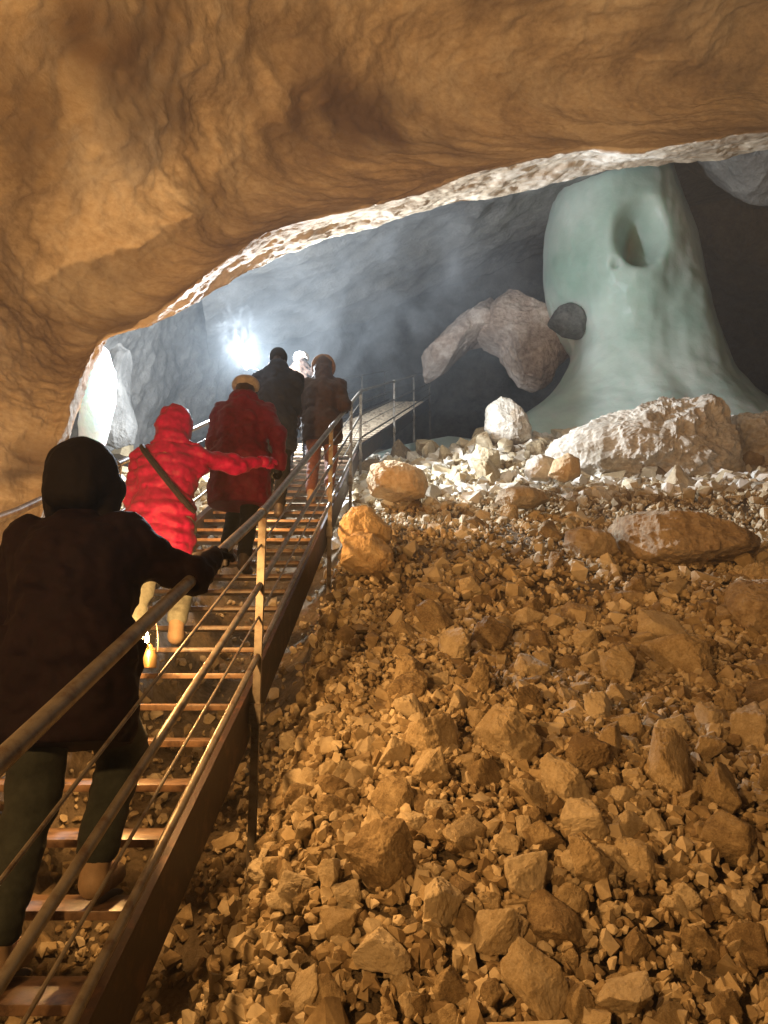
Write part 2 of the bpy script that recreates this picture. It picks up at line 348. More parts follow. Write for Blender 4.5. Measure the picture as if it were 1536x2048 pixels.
# ------------------------------------------------------------------ rocks with a silhouette from the photo and real depth
def outline_rock(name, pts, D, thick, mat, label, cat='boulder', parent=None, amp=.06, freq=2.0, seed=1, group=None, nth=200, nph=90, facets=14, lean=0.0):
    P2 = np.array(pts, float); cx, cy = P2.mean(0)
    th = np.linspace(0, 2*math.pi, nth, endpoint=False)
    rho = np.zeros(nth); E = np.roll(P2, -1, 0)
    for i, a in enumerate(th):
        dx, dy = math.cos(a), -math.sin(a)
        best = 1e9
        for (x0, y0), (x1, y1) in zip(P2, E):
            ex, ey = x1-x0, y1-y0; den = dx*ey-dy*ex
            if abs(den) < 1e-9: continue
            tq = ((x0-cx)*ey-(y0-cy)*ex)/den; u = ((x0-cx)*dy-(y0-cy)*dx)/den
            if tq > 0 and -1e-6 <= u <= 1+1e-6: best = min(best, tq)
        rho[i] = best if best < 1e8 else rho[i-1]
    rho = rho/FPX*D
    c = at(cx, cy, D); ph = np.linspace(.001, math.pi-.001, nph)
    TH, PH = np.meshgrid(th, ph, indexing='ij'); s = np.sin(PH)**.8; RH = rho[:, None]
    ux, uz = np.cos(TH)*RH*s, np.sin(TH)*RH*s; uy = -np.cos(PH)*thick*np.sign(1)
    rg = np.random.default_rng(seed)
    V = np.stack([ux, uy, uz], -1)
    # facet the front: clip against random planes
    rm = float(np.mean(rho))
    for _ in range(facets):
        n = rg.normal(size=3); n[1] *= 1.6; n /= np.linalg.norm(n)
        h = (abs(n[0])*rm*1.0+abs(n[2])*rm*.8+abs(n[1])*thick)*rg.uniform(.62, .85)
        e = V@n-h
        w = np.clip(np.abs(n[1])*1.4, 0, 1)
        V = V-np.clip(e, 0, None)[..., None]*n*w*.9
    W = V+np.array(c)
    nd = V/(np.linalg.norm(V, axis=-1, keepdims=True)+1e-9)
    W = W+nd*(amp*ridge(W*freq, seed, 5, .55)+amp*.5*fbm(W*freq*3, seed+9, 4, .6))[..., None]
    V = W-np.array(c)
    V[..., 1] += lean*V[..., 2]
    i = np.arange(nth)[:, None]*nph+np.arange(nph-1)[None, :]; j = (np.arange(nth)+1) % nth
    jj = j[:, None]*nph+np.arange(nph-1)[None, :]
    F = np.stack([i, jj, jj+1, i+1], -1).reshape(-1, 4)
    o = mesh_np(name, V.reshape(-1, 3), F, mat, smooth=False); o.location = c
    if parent: o.parent = parent
    return tag(o, label, cat, group)
outline_rock('boulder', [(1095, 915), (1118, 880), (1160, 858), (1225, 838), (1290, 826), (1330, 815), (1385, 806), (1436, 797), (1444, 850), (1450, 905), (1462, 960), (1440, 1000), (1380, 1000), (1300, 985), (1215, 985), (1130, 965)], 11.6, .9, M['palestone'],
             'huge pale craggy boulder with a pointed upper right corner in front of the ice column', amp=.14, freq=2.0, seed=3, nth=300, nph=140, facets=6)
outline_rock('boulder', [(1448, 850), (1480, 830), (1520, 835), (1570, 870), (1640, 900), (1650, 990), (1560, 1010), (1490, 1000), (1455, 950)], 12.2, .8, M['palestone'],
             'pale rough boulder at the right picture edge behind the huge craggy one', amp=.12, freq=2.2, seed=13, nth=220, nph=100, facets=6)
outline_rock('boulder', [(972, 860), (975, 815), (1000, 797), (1018, 800), (1045, 825), (1060, 860), (1062, 884), (1020, 890), (980, 882)], 13.2, .42, M['palestone'],
             'upright grey boulder standing alone on the crest left of the ice column', amp=.035, freq=4, seed=23, facets=14)
outline_rock('boulder', [(735, 960), (742, 935), (770, 925), (812, 930), (845, 945), (856, 975), (850, 1000), (790, 1000), (745, 990)], 9.4, .36, M['ochre'],
             'rounded orange boulder right of the bend in the handrail', amp=.03, freq=4, seed=33, facets=12)
outline_rock('boulder', [(680, 1095), (682, 1045), (705, 1018), (735, 1015), (757, 1035), (783, 1060), (778, 1085), (735, 1090)], 6.9, .22, M['ochre'],
             'bright orange boulder stacked on another beside the lower stairs', amp=.03, freq=5, seed=43, facets=12)
outline_rock('boulder', [(683, 1130), (690, 1080), (715, 1066), (745, 1072), (775, 1095), (790, 1130), (765, 1150), (715, 1150)], 6.6, .24, M['ochre'],
             'bright orange boulder lying under another one beside the lower stairs', amp=.03, freq=5, seed=53, facets=12)
outline_rock('boulder', [(1215, 1080), (1232, 1042), (1290, 1028), (1370, 1036), (1440, 1060), (1520, 1085), (1480, 1118), (1420, 1138), (1330, 1146), (1255, 1128)], 7.4, .85, M['brownslab'],
             'long flat brown slab lying across the scree below the pale boulders', amp=.08, freq=2.2, seed=63, facets=12, lean=.5)
outline_rock('boulder', [(1130, 1090), (1140, 1062), (1180, 1055), (1220, 1070), (1232, 1105), (1200, 1125), (1150, 1120)], 7.2, .24, M['brownslab'],
             'rounded brown boulder touching the left end of the long flat slab', amp=.03, freq=4, seed=73)
outline_rock('boulder', [(990, 1000), (1005, 980), (1040, 975), (1080, 985), (1098, 1003), (1060, 1015), (1015, 1015)], 8.6, .25, M['brownslab'],
             'low brown slab at the upper edge of the orange scree', amp=.03, freq=4, seed=83)
outline_rock('boulder', [(1048, 945), (1056, 922), (1080, 910), (1108, 918), (1112, 945), (1095, 962), (1060, 960)], 9.9, .2, M['palestone'],
             'small cream block left of the orange-sided block below the huge boulder', amp=.02, freq=5, seed=93)
outline_rock('boulder', [(1098, 950), (1108, 920), (1135, 908), (1156, 920), (1158, 952), (1130, 968)], 9.5, .2, M['ochre'],
             'small block with an orange face between the cream block and the huge boulder', amp=.02, freq=5, seed=103)
outline_rock('boulder', [(1450, 1230), (1462, 1190), (1490, 1165), (1560, 1170), (1600, 1230), (1570, 1300), (1500, 1310), (1470, 1290)], 5.6, .3, M['brownslab'],
             'reddish brown boulder at the right picture edge above the brown stones', amp=.04, freq=4, seed=113)
outline_rock('boulder', [(1340, 1300), (1370, 1290), (1420, 1310), (1440, 1345), (1405, 1370), (1355, 1350)], 5.2, .16, M['brownslab'],
             'reddish brown slanting block left of the right picture edge', amp=.02, freq=5, seed=123)
outline_rock('boulder', [(1448, 1370), (1470, 1335), (1520, 1320), (1590, 1335), (1600, 1400), (1540, 1420), (1470, 1400)], 4.9, .24, M['brownslab'],
             'smooth brown boulder half cut by the right picture edge', amp=.02, freq=4, seed=133)
outline_rock('boulder', [(1190, 1215), (1215, 1188), (1260, 1180), (1300, 1195), (1290, 1240), (1240, 1265), (1195, 1250)], 6.2, .22, M['brownslab'],
             'dull brown boulder in the middle of the scree below the slab', amp=.03, freq=4, seed=143)
outline_rock('boulder', [(1110, 1290), (1118, 1225), (1140, 1205), (1180, 1215), (1200, 1260), (1180, 1305), (1140, 1310)], 5.9, .22, M['brownslab'],
             'upright brown block in the middle of the scree leaning on the dull brown boulder', amp=.03, freq=4, seed=153)
# background rock through the ice haze
outline_rock('boulder', [(1098, 645), (1112, 622), (1135, 612), (1160, 624), (1176, 655), (1160, 676), (1128, 668)], 17.6, .5, M['darkrock'],
             'small dark grey boulder wedged against the left flank of the ice column', amp=.05, freq=1.4, seed=173, facets=9)
ro = outline_rock('rock_outcrop', [(957, 672), (975, 612), (1012, 575), (1040, 592), (1090, 615), (1135, 642), (1158, 665), (1145, 705), (1112, 732), (1096, 765), (1073, 781), (1040, 768), (1017, 735), (1000, 695)], 19.5, 1.1, M['redrock'],
             'arched reddish rock outcrop with a pale drooping tip left of the ice column', 'rock outcrop', amp=.10, freq=1.3, seed=163, nth=320, nph=130, facets=14)
ra = outline_rock('rock_arm', [(838, 775), (842, 716), (895, 662), (955, 612), (1003, 580), (1030, 620), (1010, 668), (962, 672), (925, 700), (885, 745)], 19.7, .8, M['redrock'],
             None, None, amp=.10, freq=1.2, seed=167, nth=260, nph=110, facets=5)
ra.parent = ro; ra.location = ra.location-ro.location
# white ice curtain and milky ice by the left wall
outline_rock('ice_curtain', [(160, 900), (168, 790), (186, 716), (204, 680), (220, 690), (230, 760), (224, 830), (214, 895), (188, 915)], 10.9, .25, M['whiteice'],
             'bright white ice curtain hanging at the left rock wall', 'ice curtain', amp=.03, freq=2.5, seed=183, facets=4)
outline_rock('ice_curtain', [(200, 880), (210, 700), (235, 670), (254, 690), (250, 760), (258, 800), (275, 850), (272, 890), (240, 900)], 13.2, .3, M['greyrock'],
             'dull grey ice curtain behind the bright white one', 'ice curtain', amp=.05, freq=2, seed=193, facets=4)
# ------------------------------------------------------------------ stones
def poly_rock(seed, cuts, n=12, rough=.03, flat=.75):
    """broken limestone: hull of a few points, edges barely worn, then roughened"""
    rg = np.random.default_rng(seed); bm = bmesh.new()
    p = rg.uniform(-1, 1, size=(n*3, 3)); p /= (np.abs(p)**3.2).sum(1, keepdims=True)**(1/3.2); p = p[:n]*rg.uniform(.72, 1, (n, 1))
    p *= np.array([rg.uniform(.9, 1.2), rg.uniform(.75, .95), rg.uniform(flat*.8, flat*1.1)])
    for q in p: bm.verts.new(q)
    r = bmesh.ops.convex_hull(bm, input=bm.verts); bmesh.ops.delete(bm, geom=[v for v in bm.verts if not v.link_faces], context='VERTS')
    for _ in range(cuts):
        bmesh.ops.subdivide_edges(bm, edges=bm.edges, cuts=1, use_grid_fill=True)
        bmesh.ops.triangulate(bm, faces=bm.faces)
        if _ >= cuts-2 and cuts > 1: bmesh.ops.smooth_vert(bm, verts=bm.verts, factor=.5, use_axis_x=True, use_axis_y=True, use_axis_z=True)
    bmesh.ops.triangulate(bm, faces=bm.faces); bm.verts.index_update()
    V = np.array([v.co[:] for v in bm.verts]); F = np.array([[v.index for v in f.verts] for f in bm.faces]); bm.free()
    d = rough*(ridge(V*2.6+seed, seed, 4, .6)+.7*fbm(V*8+seed, seed+5, 3))
    V = V*(1+d)[:, None]
    return V, F
def rand_rots(n):
    q = RNG.normal(size=(n, 4)); q /= np.linalg.norm(q, axis=1, keepdims=True); w, x, y, z = q.T
    return np.stack([1-2*(y*y+z*z), 2*(x*y-z*w), 2*(x*z+y*w), 2*(x*y+z*w), 1-2*(x*x+z*z), 2*(y*z-x*w), 2*(x*z-y*w), 2*(y*z+x*w), 1-2*(x*x+y*y)], -1).reshape(n, 3, 3)
def scatter(n, r0, r1, ymax, ymin=1.2, pw=1.0):
    y = ymin+(ymax-ymin)*RNG.random(n*4)**.62; x = RNG.uniform(-1, 1, n*4)*(.62*y+.7)
    k = (x < 9)
    x, y = x[k][:n], y[k][:n]
    r = r0+(r1-r0)*RNG.random(len(x))**1.6
    return np.stack([x, y, r], -1)
S = np.concatenate([scatter(26000, .016, .045, 12.5), scatter(26000, .014, .035, 6.0), scatter(9500, .04, .075, 12.5), scatter(2300, .07, .12, 13), scatter(900, .065, .12, 6.5), scatter(330, .10, .17, 7), scatter(420, .11, .19, 14), scatter(60, .17, .27, 15, 2.5)])
# the upper middle of the slope is finer, the foot coarser
px, py, DD = proj(np.stack([S[:, 0], S[:, 1], gz(S[:, 0], S[:, 1])], -1))
S[:, 2] *= np.interp(S[:, 1], [2, 4, 6, 8, 9.5, 12], [1.15, 1.0, .8, .62, .95, 1.5])
# avoid big stones on top of the stair line
big = S[:, 2] > .10
onst = (S[:, 0] > -2.9) & (S[:, 0] < -.15+.04*S[:, 1]) & big & (S[:, 1] < 12)
S = S[~onst]
# keep big ones apart
under = (S[:, 0] > -2.4) & (S[:, 0] < -.75+.03*S[:, 1]) & (S[:, 1] < 11) & (RNG.random(len(S)) < .8)  # most stones under the stairs dropped so that strip stays dark
S = S[~under]
order = np.argsort(-S[:, 2]); S = S[order]
keep = np.ones(len(S), bool); nb = int((S[:, 2] > .075).sum()); Bx = S[:nb]
for i in range(nb):
    if not keep[i]: continue
    dsq = (Bx[i+1:, 0]-Bx[i, 0])**2+(Bx[i+1:, 1]-Bx[i, 1])**2
    hit = dsq < (.72*(Bx[i+1:, 2]+Bx[i, 2]))**2
    keep[i+1:nb][hit] = False
S = S[keep]
zz = gz(S[:, 0], S[:, 1])+S[:, 2]*np.where(S[:, 2] > .06, RNG.uniform(.25, .6, len(S)), RNG.uniform(.05, .45, len(S)))+np.where(S[:, 2] < .05, RNG.uniform(0, .04, len(S)), 0)
px, py, DD = proj(np.stack([S[:, 0], S[:, 1], zz], -1))
inview = (px > 520) & (px < 1560) & (py < 2070) & (DD > 1.5)
score = np.where(inview, S[:, 2]/DD, 0); ind = np.argsort(-score)[:262]; ismask = np.zeros(len(S), bool); ismask[ind] = True
protos = [poly_rock(300+i, 4, n=random.choice([12, 14, 17, 20]), rough=.08) for i in range(12)]
pm = []
for V, F in protos:
    o = mesh_np('stone', V, F, M['stone']); pm.append(o.data); bpy.data.objects.remove(o)
RT = rand_rots(len(S))
def region(x, y, r, X):
    if y > 9.3: return ('pale angular stone among the white-lit rubble near the crest', 'pale stones near the crest')
    if X < 700: return ('shaded stone on the strip of scree right beside the stair stringer', 'stones beside the stringer')
    if y > 6: return ('small ochre stone in the upper part of the orange scree slope', 'stones of the upper scree')
    if y > 3.7: return ('angular ochre stone in the middle of the orange scree slope', 'stones of the middle scree')
    return ('large angular brown stone at the foot of the scree in the foreground', 'foreground stones')
for k in ind:
    o = bpy.data.objects.new('stone', pm[k % 12]); C.objects.link(o)
    r = S[k, 2]
    o.matrix_world = Matrix.Translation((S[k, 0], S[k, 1], zz[k])) @ Matrix(RT[k].tolist()).to_4x4() @ Matrix.Scale(r, 4)
    lb, g = region(S[k, 0], S[k, 1], r, px[k]); tag(o, lb, 'stone', g)
# the rest is one rubble sheet
rest = S[~ismask]; zr = zz[~ismask]; RR = RT[~ismask]
lo = []
for i in range(14):
    V, F = poly_rock(500+i, 1, n=random.choice([10, 12, 15]), rough=.06); lo.append((V, F))
vlo = []
for i in range(14):
    rg = np.random.default_rng(900+i); bm = bmesh.new()
    p = rg.normal(size=(16, 3)); p /= np.linalg.norm(p, axis=1, keepdims=True); p *= np.array([1.15, .9, .65])
    for q in p: bm.verts.new(q)
    h = bmesh.ops.convex_hull(bm, input=bm.verts)
    bmesh.ops.triangulate(bm, faces=bm.faces); bm.verts.index_update()
    vlo.append((np.array([v.co[:] for v in bm.verts]), np.array([[v.index for v in f.verts] for f in bm.faces]))); bm.free()
VV, FF, TT = [], [], []; off = 0
pxr, pyr, Dr = proj(np.stack([rest[:, 0], rest[:, 1], zr], -1))
sel_lo = rest[:, 2]/np.maximum(Dr, .3) > .012
vis = (pxr > -500) & (pxr < 2100) & (pyr < 2600)
for hi, setp in ((True, lo), (False, vlo)):
    idx = np.where((sel_lo == hi) & vis)[0]
    for pi, (V, F) in enumerate(setp):
        ii = idx[pi::14]
        if not len(ii): continue
        W = np.einsum('nij,vj->nvi', RR[ii], V)*rest[ii, 2][:, None, None]+np.stack([rest[ii, 0], rest[ii, 1], zr[ii]], -1)[:, None, :]
        nv = len(V); VV.append(W.reshape(-1, 3)); TT.append(np.repeat(RNG.random(len(ii)), nv))
        FF.append((F[None]+(off+np.arange(len(ii))*nv)[:, None, None]).reshape(-1, 3)); off += nv*len(ii)
tag(mesh_np('rubble', np.concatenate(VV), np.concatenate(FF), M['rubble'], tint=np.concatenate(TT)),
    'loose ochre limestone rubble covering the slope right of and under the stairs', 'rubble', kind='stuff')
# rubble of the crest, coloured as lit white by the flare
def heap(name, n, fx, mat, label, cat):
    P_ = fx(n); rt = rand_rots(n); VV, FF, TT = [], [], []; off = 0
    for pi, (V, F) in enumerate(lo):
        ii = np.arange(n)[pi::14]; W = np.einsum('nij,vj->nvi', rt[ii], V)*P_[ii, 3][:, None, None]+P_[ii, None, :3]
        nv = len(V); VV.append(W.reshape(-1, 3)); TT.append(np.repeat(RNG.random(len(ii)), nv)); FF.append((F[None]+(off+np.arange(len(ii))*nv)[:, None, None]).reshape(-1, 3)); off += nv*len(ii)
    return tag(mesh_np(name, np.concatenate(VV), np.concatenate(FF), mat, tint=np.concatenate(TT)), label, cat, kind='stuff')
M['litrubble'] = rock_mat('white_lit_rubble', (.38, .33, .25), (.60, .55, .46), (.80, .77, .70), scale=1.6, bump=.4, src='tint', dist=.012)  # same stone as the scree rubble, with the flare's white light put into its colour
def crest(n):
    x = RNG.uniform(-.6, 9, n); y = RNG.uniform(9.2, 14.5, n); r = .04+.13*RNG.random(n)**2.6
    y = np.maximum(y, 9.3+.02*x)
    return np.stack([x, y, gz(x, y)+r*RNG.uniform(-.1, .5, n), r], -1)
heap('rubble', 5200, crest, M['litrubble'], 'broken limestone rubble on the crest below the ice column, coloured as lit by the flare', 'rubble')
# ------------------------------------------------------------------ staircases
def cbeam(mb, pts, w=.05, h=.24, thick=.012, side=1, dz=0):
    """C-channel along pts: web plus top and bottom flange, joined end to end"""
    pts = [Vector(p)+Vector((0, 0, dz)) for p in pts]
    for a, b in zip(pts, pts[1:]):
        d = (b-a); L = d.length/2; d = d.normalized(); X = Vector((1, 0, 0)); X = (X-d*X.dot(d)).normalized(); U = X.cross(d).normalized()
        m = (a+b)/2
        mb.box(m-U*h/2, X*thick/2, d*L, U*h/2)
        mb.box(m+X*side*w/2+U*.0065, X*(w/2+thick/2), d*L, U*.006)
        mb.box(m+X*side*w/2-U*(h+.0065), X*(w/2+thick/2), d*L, U*.006)
def make_stairs(Ds, knots, posts_r, posts_l, label, wood, hd=.10, rails=((1.0, .024), (.60, .016), (.22, .016)), cables=((.82, .006), (.43, .006))):
    root = empty('staircase', sp(Ds[0], WID/2), label, 'staircase')
    o0 = root.location
    rel = lambda v: Vector(v)-o0
    for lat, sd in ((0, -1), (WID, 1)):
        mb = MB(); cbeam(mb, [rel(sp(D, lat, .05)) for D in knots], side=sd); mb.build('stringer', M['darksteel'], root)
    for D in Ds:
        a = rel(sp(D, WID-.03, -.005)); b = rel(sp(D, .03, -.005)); m = (a+b)/2+Vector((0, hd, -.02))
        jit = random.uniform(-.006, .006)
        mb = MB(); mb.box(m+Vector((0, 0, jit*.5)), (b-a)/2, (0, hd, jit*.3), (0, 0, .015)); mb.build('tread', wood, root, bevel=.004)
    for lat, posts, out in ((0, posts_r, .035), (WID, posts_l, -.035)):
        hr = None
        kn = sorted(set([k for k in knots]))
        for h, r in rails:
            mb = MB(); mb.tube([rel(sp(D, lat, h+(max(0, 3.95-D)/3*.09 if h == 1.0 else 0))+Vector((out, 0, 0))) for D in kn], r, 14)
            o = mb.build('handrail' if h == 1.0 else 'mid_rail', M['steel'], root if hr is None else hr)
            if hr is None: hr = o
        for h, r in cables:
            mb = MB(); mb.tube([rel(sp(D, lat, h)+Vector((out, 0, 0))) for D in kn], r, 8); mb.build('cable', M['steel'], hr)
        for D in posts:
            p = sp(D, lat, 0)+Vector((out, 0, 0)); g = float(gz(p.x, p.y))-.1; g = max(g, p.z-1.1)
            mb = MB(); mb.box(rel(Vector((p.x, p.y, (p.z+1.0+g)/2))), (.02, 0, 0), (0, .02, 0), (0, 0, (p.z+1.0-g)/2-.02))
            mb.box(rel(Vector((p.x, p.y, p.z-.08))), (.03, 0, 0), (0, .045, 0), (0, 0, .05))
            q0 = sp(D, lat, 1.0)+Vector((out, 0, 0)); dr = (sp(D+.05, lat, 1.0)-sp(D-.05, lat, 1.0)).normalized()*.035
            mb.tube([rel(q0-dr), rel(q0+dr)], .0285, 14); mb.tube([rel(Vector((p.x-.028, p.y, p.z-.06))), rel(Vector((p.x+.034, p.y, p.z-.06)))], .011, 6); mb.tube([rel(Vector((p.x-.028, p.y, p.z-.11))), rel(Vector((p.x+.034, p.y, p.z-.11)))], .011, 6)
            mb.build('post', M['steel'], hr)
    return root
lowD = [1.41, 1.765, 2.12, 2.475, 2.83, 3.185, 3.54, 3.895, 4.25]; D = 4.59
while D < 11.6: lowD.append(D); D += .338
make_stairs(lowD, [.95, 3.95, 11.7], [3.95, 7.4, 9.85, 11.68], [2.2, 5.4, 8.6, 11.6],
            'steep lower flight with brown wet treads that the people climb', M['wood'])
upD = []; D = 11.8
while D < 23.5: upD.append(D); D += .34
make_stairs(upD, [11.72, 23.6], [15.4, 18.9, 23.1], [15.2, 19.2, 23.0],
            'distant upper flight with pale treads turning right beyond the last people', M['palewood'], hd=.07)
# ------------------------------------------------------------------ signed-distance bodies, meshed with surface nets
class SDF:
    def __init__(s, lo, hi, h):
        s.h = h; s.lo = np.array(lo, float); s.n = np.ceil((np.array(hi)-s.lo)/h).astype(int)+1
        s.F = np.full(s.n, .3, np.float32)
    def block(s, lo, hi):
        i0 = np.clip(((np.array(lo)-s.lo)/s.h).astype(int), 0, s.n-1); i1 = np.clip(((np.array(hi)-s.lo)/s.h).astype(int)+2, 1, s.n)
        ax = [s.lo[k]+s.h*np.arange(i0[k], i1[k]) for k in range(3)]
        sl = tuple(slice(i0[k], i1[k]) for k in range(3))
        return sl, ax[0][:, None, None], ax[1][None, :, None], ax[2][None, None, :]
    def merge(s, sl, d, k, sub=False):
        f = s.F[sl]; d = d.astype(np.float32)
        if sub:
            d = -d; hh = np.clip(.5-.5*(f-d)/k, 0, 1); s.F[sl] = f*(1-hh)+d*hh+k*hh*(1-hh)
        else:
            hh = np.clip(.5+.5*(f-d)/k, 0, 1); s.F[sl] = f*(1-hh)+d*hh-k*hh*(1-hh)
    def cap(s, a, b, ra, rb, k=.03, sub=False):
        a = np.array(a, float); b = np.array(b, float); m = max(ra, rb)+k*1.5+s.h*2
        sl, x, y, z = s.block(np.minimum(a, b)-m, np.maximum(a, b)+m)
        ab = b-a; L = (ab@ab)+1e-9
        t = np.clip(((x-a[0])*ab[0]+(y-a[1])*ab[1]+(z-a[2])*ab[2])/L, 0, 1)
        d = np.sqrt((x-a[0]-t*ab[0])**2+(y-a[1]-t*ab[1])**2+(z-a[2]-t*ab[2])**2)-(ra+(rb-ra)*t)
        s.merge(sl, d, k, sub)
    def ell(s, c, r, k=.03, sub=False, tilt=0):
        """tilt: lean forward about x, radians"""
        c = np.array(c, float); r = np.array(r, float); m = r.max()+k*1.5+s.h*2
        sl, x, y, z = s.block(c-m, c+m); x = x-c[0]; y = y-c[1]; z = z-c[2]
        if tilt: ct, st = math.cos(tilt), math.sin(tilt); y, z = y*ct-z*st, y*st+z*ct
        k0 = np.sqrt((x/r[0])**2+(y/r[1])**2+(z/r[2])**2); k1 = np.sqrt((x/r[0]**2)**2+(y/r[1]**2)**2+(z/r[2]**2)**2)+1e-6
        s.merge(sl, k0*(k0-1)/k1, k, sub)
    def plane(s, p, n):
        """keep what lies behind the plane"""
        n = np.array(n, float); n /= np.linalg.norm(n); sl, x, y, z = s.block(s.lo, s.lo+s.h*s.n)
        s.F = np.maximum(s.F, ((x-p[0])*n[0]+(y-p[1])*n[1]+(z-p[2])*n[2]).astype(np.float32))
    def warp(s, fn):
        near = np.abs(s.F) < .06; idx = np.argwhere(near); P = s.lo+idx*s.h
        s.F[near] += fn(P).astype(np.float32)
    def mesh(s):
        F = s.F; F[0] = F[-1] = .3; F[:, 0] = F[:, -1] = .3; F[:, :, 0] = F[:, :, -1] = .3
        ins = F < 0; nx, ny, nz = F.shape
        c = np.zeros((nx-1, ny-1, nz-1), int)
        for dx in (0, 1):
            for dy in (0, 1):
                for dz in (0, 1): c += ins[dx:nx-1+dx, dy:ny-1+dy, dz:nz-1+dz]
        act = (c > 0) & (c < 8); ids = np.full(act.shape, -1); idx = np.argwhere(act); ids[act] = np.arange(len(idx))
        acc = np.zeros((len(idx), 3)); cnt = np.zeros(len(idx))
        cor = [(dx, dy, dz) for dx in (0, 1) for dy in (0, 1) for dz in (0, 1)]
        for a in cor:
            for ax in range(3):
                if a[ax]: continue
                b = list(a); b[ax] = 1
                fa = F[tuple((idx+a).T)]; fb = F[tuple((idx+np.array(b)).T)]; cr = (fa < 0) != (fb < 0)
                t = np.where(cr, fa/(fa-fb+1e-12), 0)
                p = np.array(a, float)[None].repeat(len(idx), 0); p[:, ax] += t
                acc += p*cr[:, None]; cnt += cr
        V = s.lo+(idx+acc/cnt[:, None])*s.h
        Fs = []
        for ax in range(3):
            u, v = [(1, 2), (2, 0), (0, 1)][ax]
            sh = [slice(None)]*3; sh2 = [slice(None)]*3; sh[ax] = slice(0, -1); sh2[ax] = slice(1, None)
            A = ins[tuple(sh)]; B = ins[tuple(sh2)]
            for flip, cond in ((False, A & ~B), (True, ~A & B)):
                e = np.argwhere(cond); e = e[(e[:, u] > 0) & (e[:, v] > 0)]
                if not len(e): continue
                eu = np.zeros(3, int); eu[u] = 1; ev = np.zeros(3, int); ev[v] = 1
                q = [ids[tuple((e-k).T)] for k in (eu+ev, ev, 0*eu, eu)]
                q = np.stack(q, -1)
                Fs.append(q[:, ::-1] if flip else q)
        return V, np.concatenate(Fs)
def V3(*a): return np.array(a, float)
def hand(s, w, d, n, r=.010, curl=.8, side=1, k=.006, sc=1.0):
    """w wrist, d hand direction, n back-of-hand normal; four fingers and a side thumb, curling towards -n"""
    w = np.array(w, float); d = np.array(d, float); d /= np.linalg.norm(d); n = np.array(n, float); n -= d*(n@d); n /= np.linalg.norm(n)
    a = np.cross(d, n)*side
    for q in (-.030, -.010, .010, .030): s.cap(w+a*q*.6*sc, w+d*.085*sc+a*q*sc, .016*sc, .013*sc, .012)
    for q, L in ((-.030, .060), (-.010, .075), (.010, .080), (.030, .072)):
        p = w+d*.088*sc+a*q*sc; ang = 0
        for f, l in enumerate((L*.45, L*.32, L*.26)):
            ang += curl*(.8 if f else .6); v = d*math.cos(ang)-n*math.sin(ang); p2 = p+v*l*sc*1.15
            s.cap(p, p2, (r-.0006*f)*sc, (r-.0006*f-.0006)*sc, k); p = p2
    p = w+d*.03*sc+a*.030*sc; q1 = p+(a*.7+d*.6-n*.35)*.040*sc; q2 = q1+(d*.75-n*.55*max(curl, .3)+a*.1)*.034*sc
    s.cap(p, q1, r*1.3*sc, r*1.1*sc, k); s.cap(q1, q2, r*1.1*sc, r*.95*sc, k)
TV = sp(6, 0)-sp(5.662, 0); TV = V3(*TV)       # one tread up
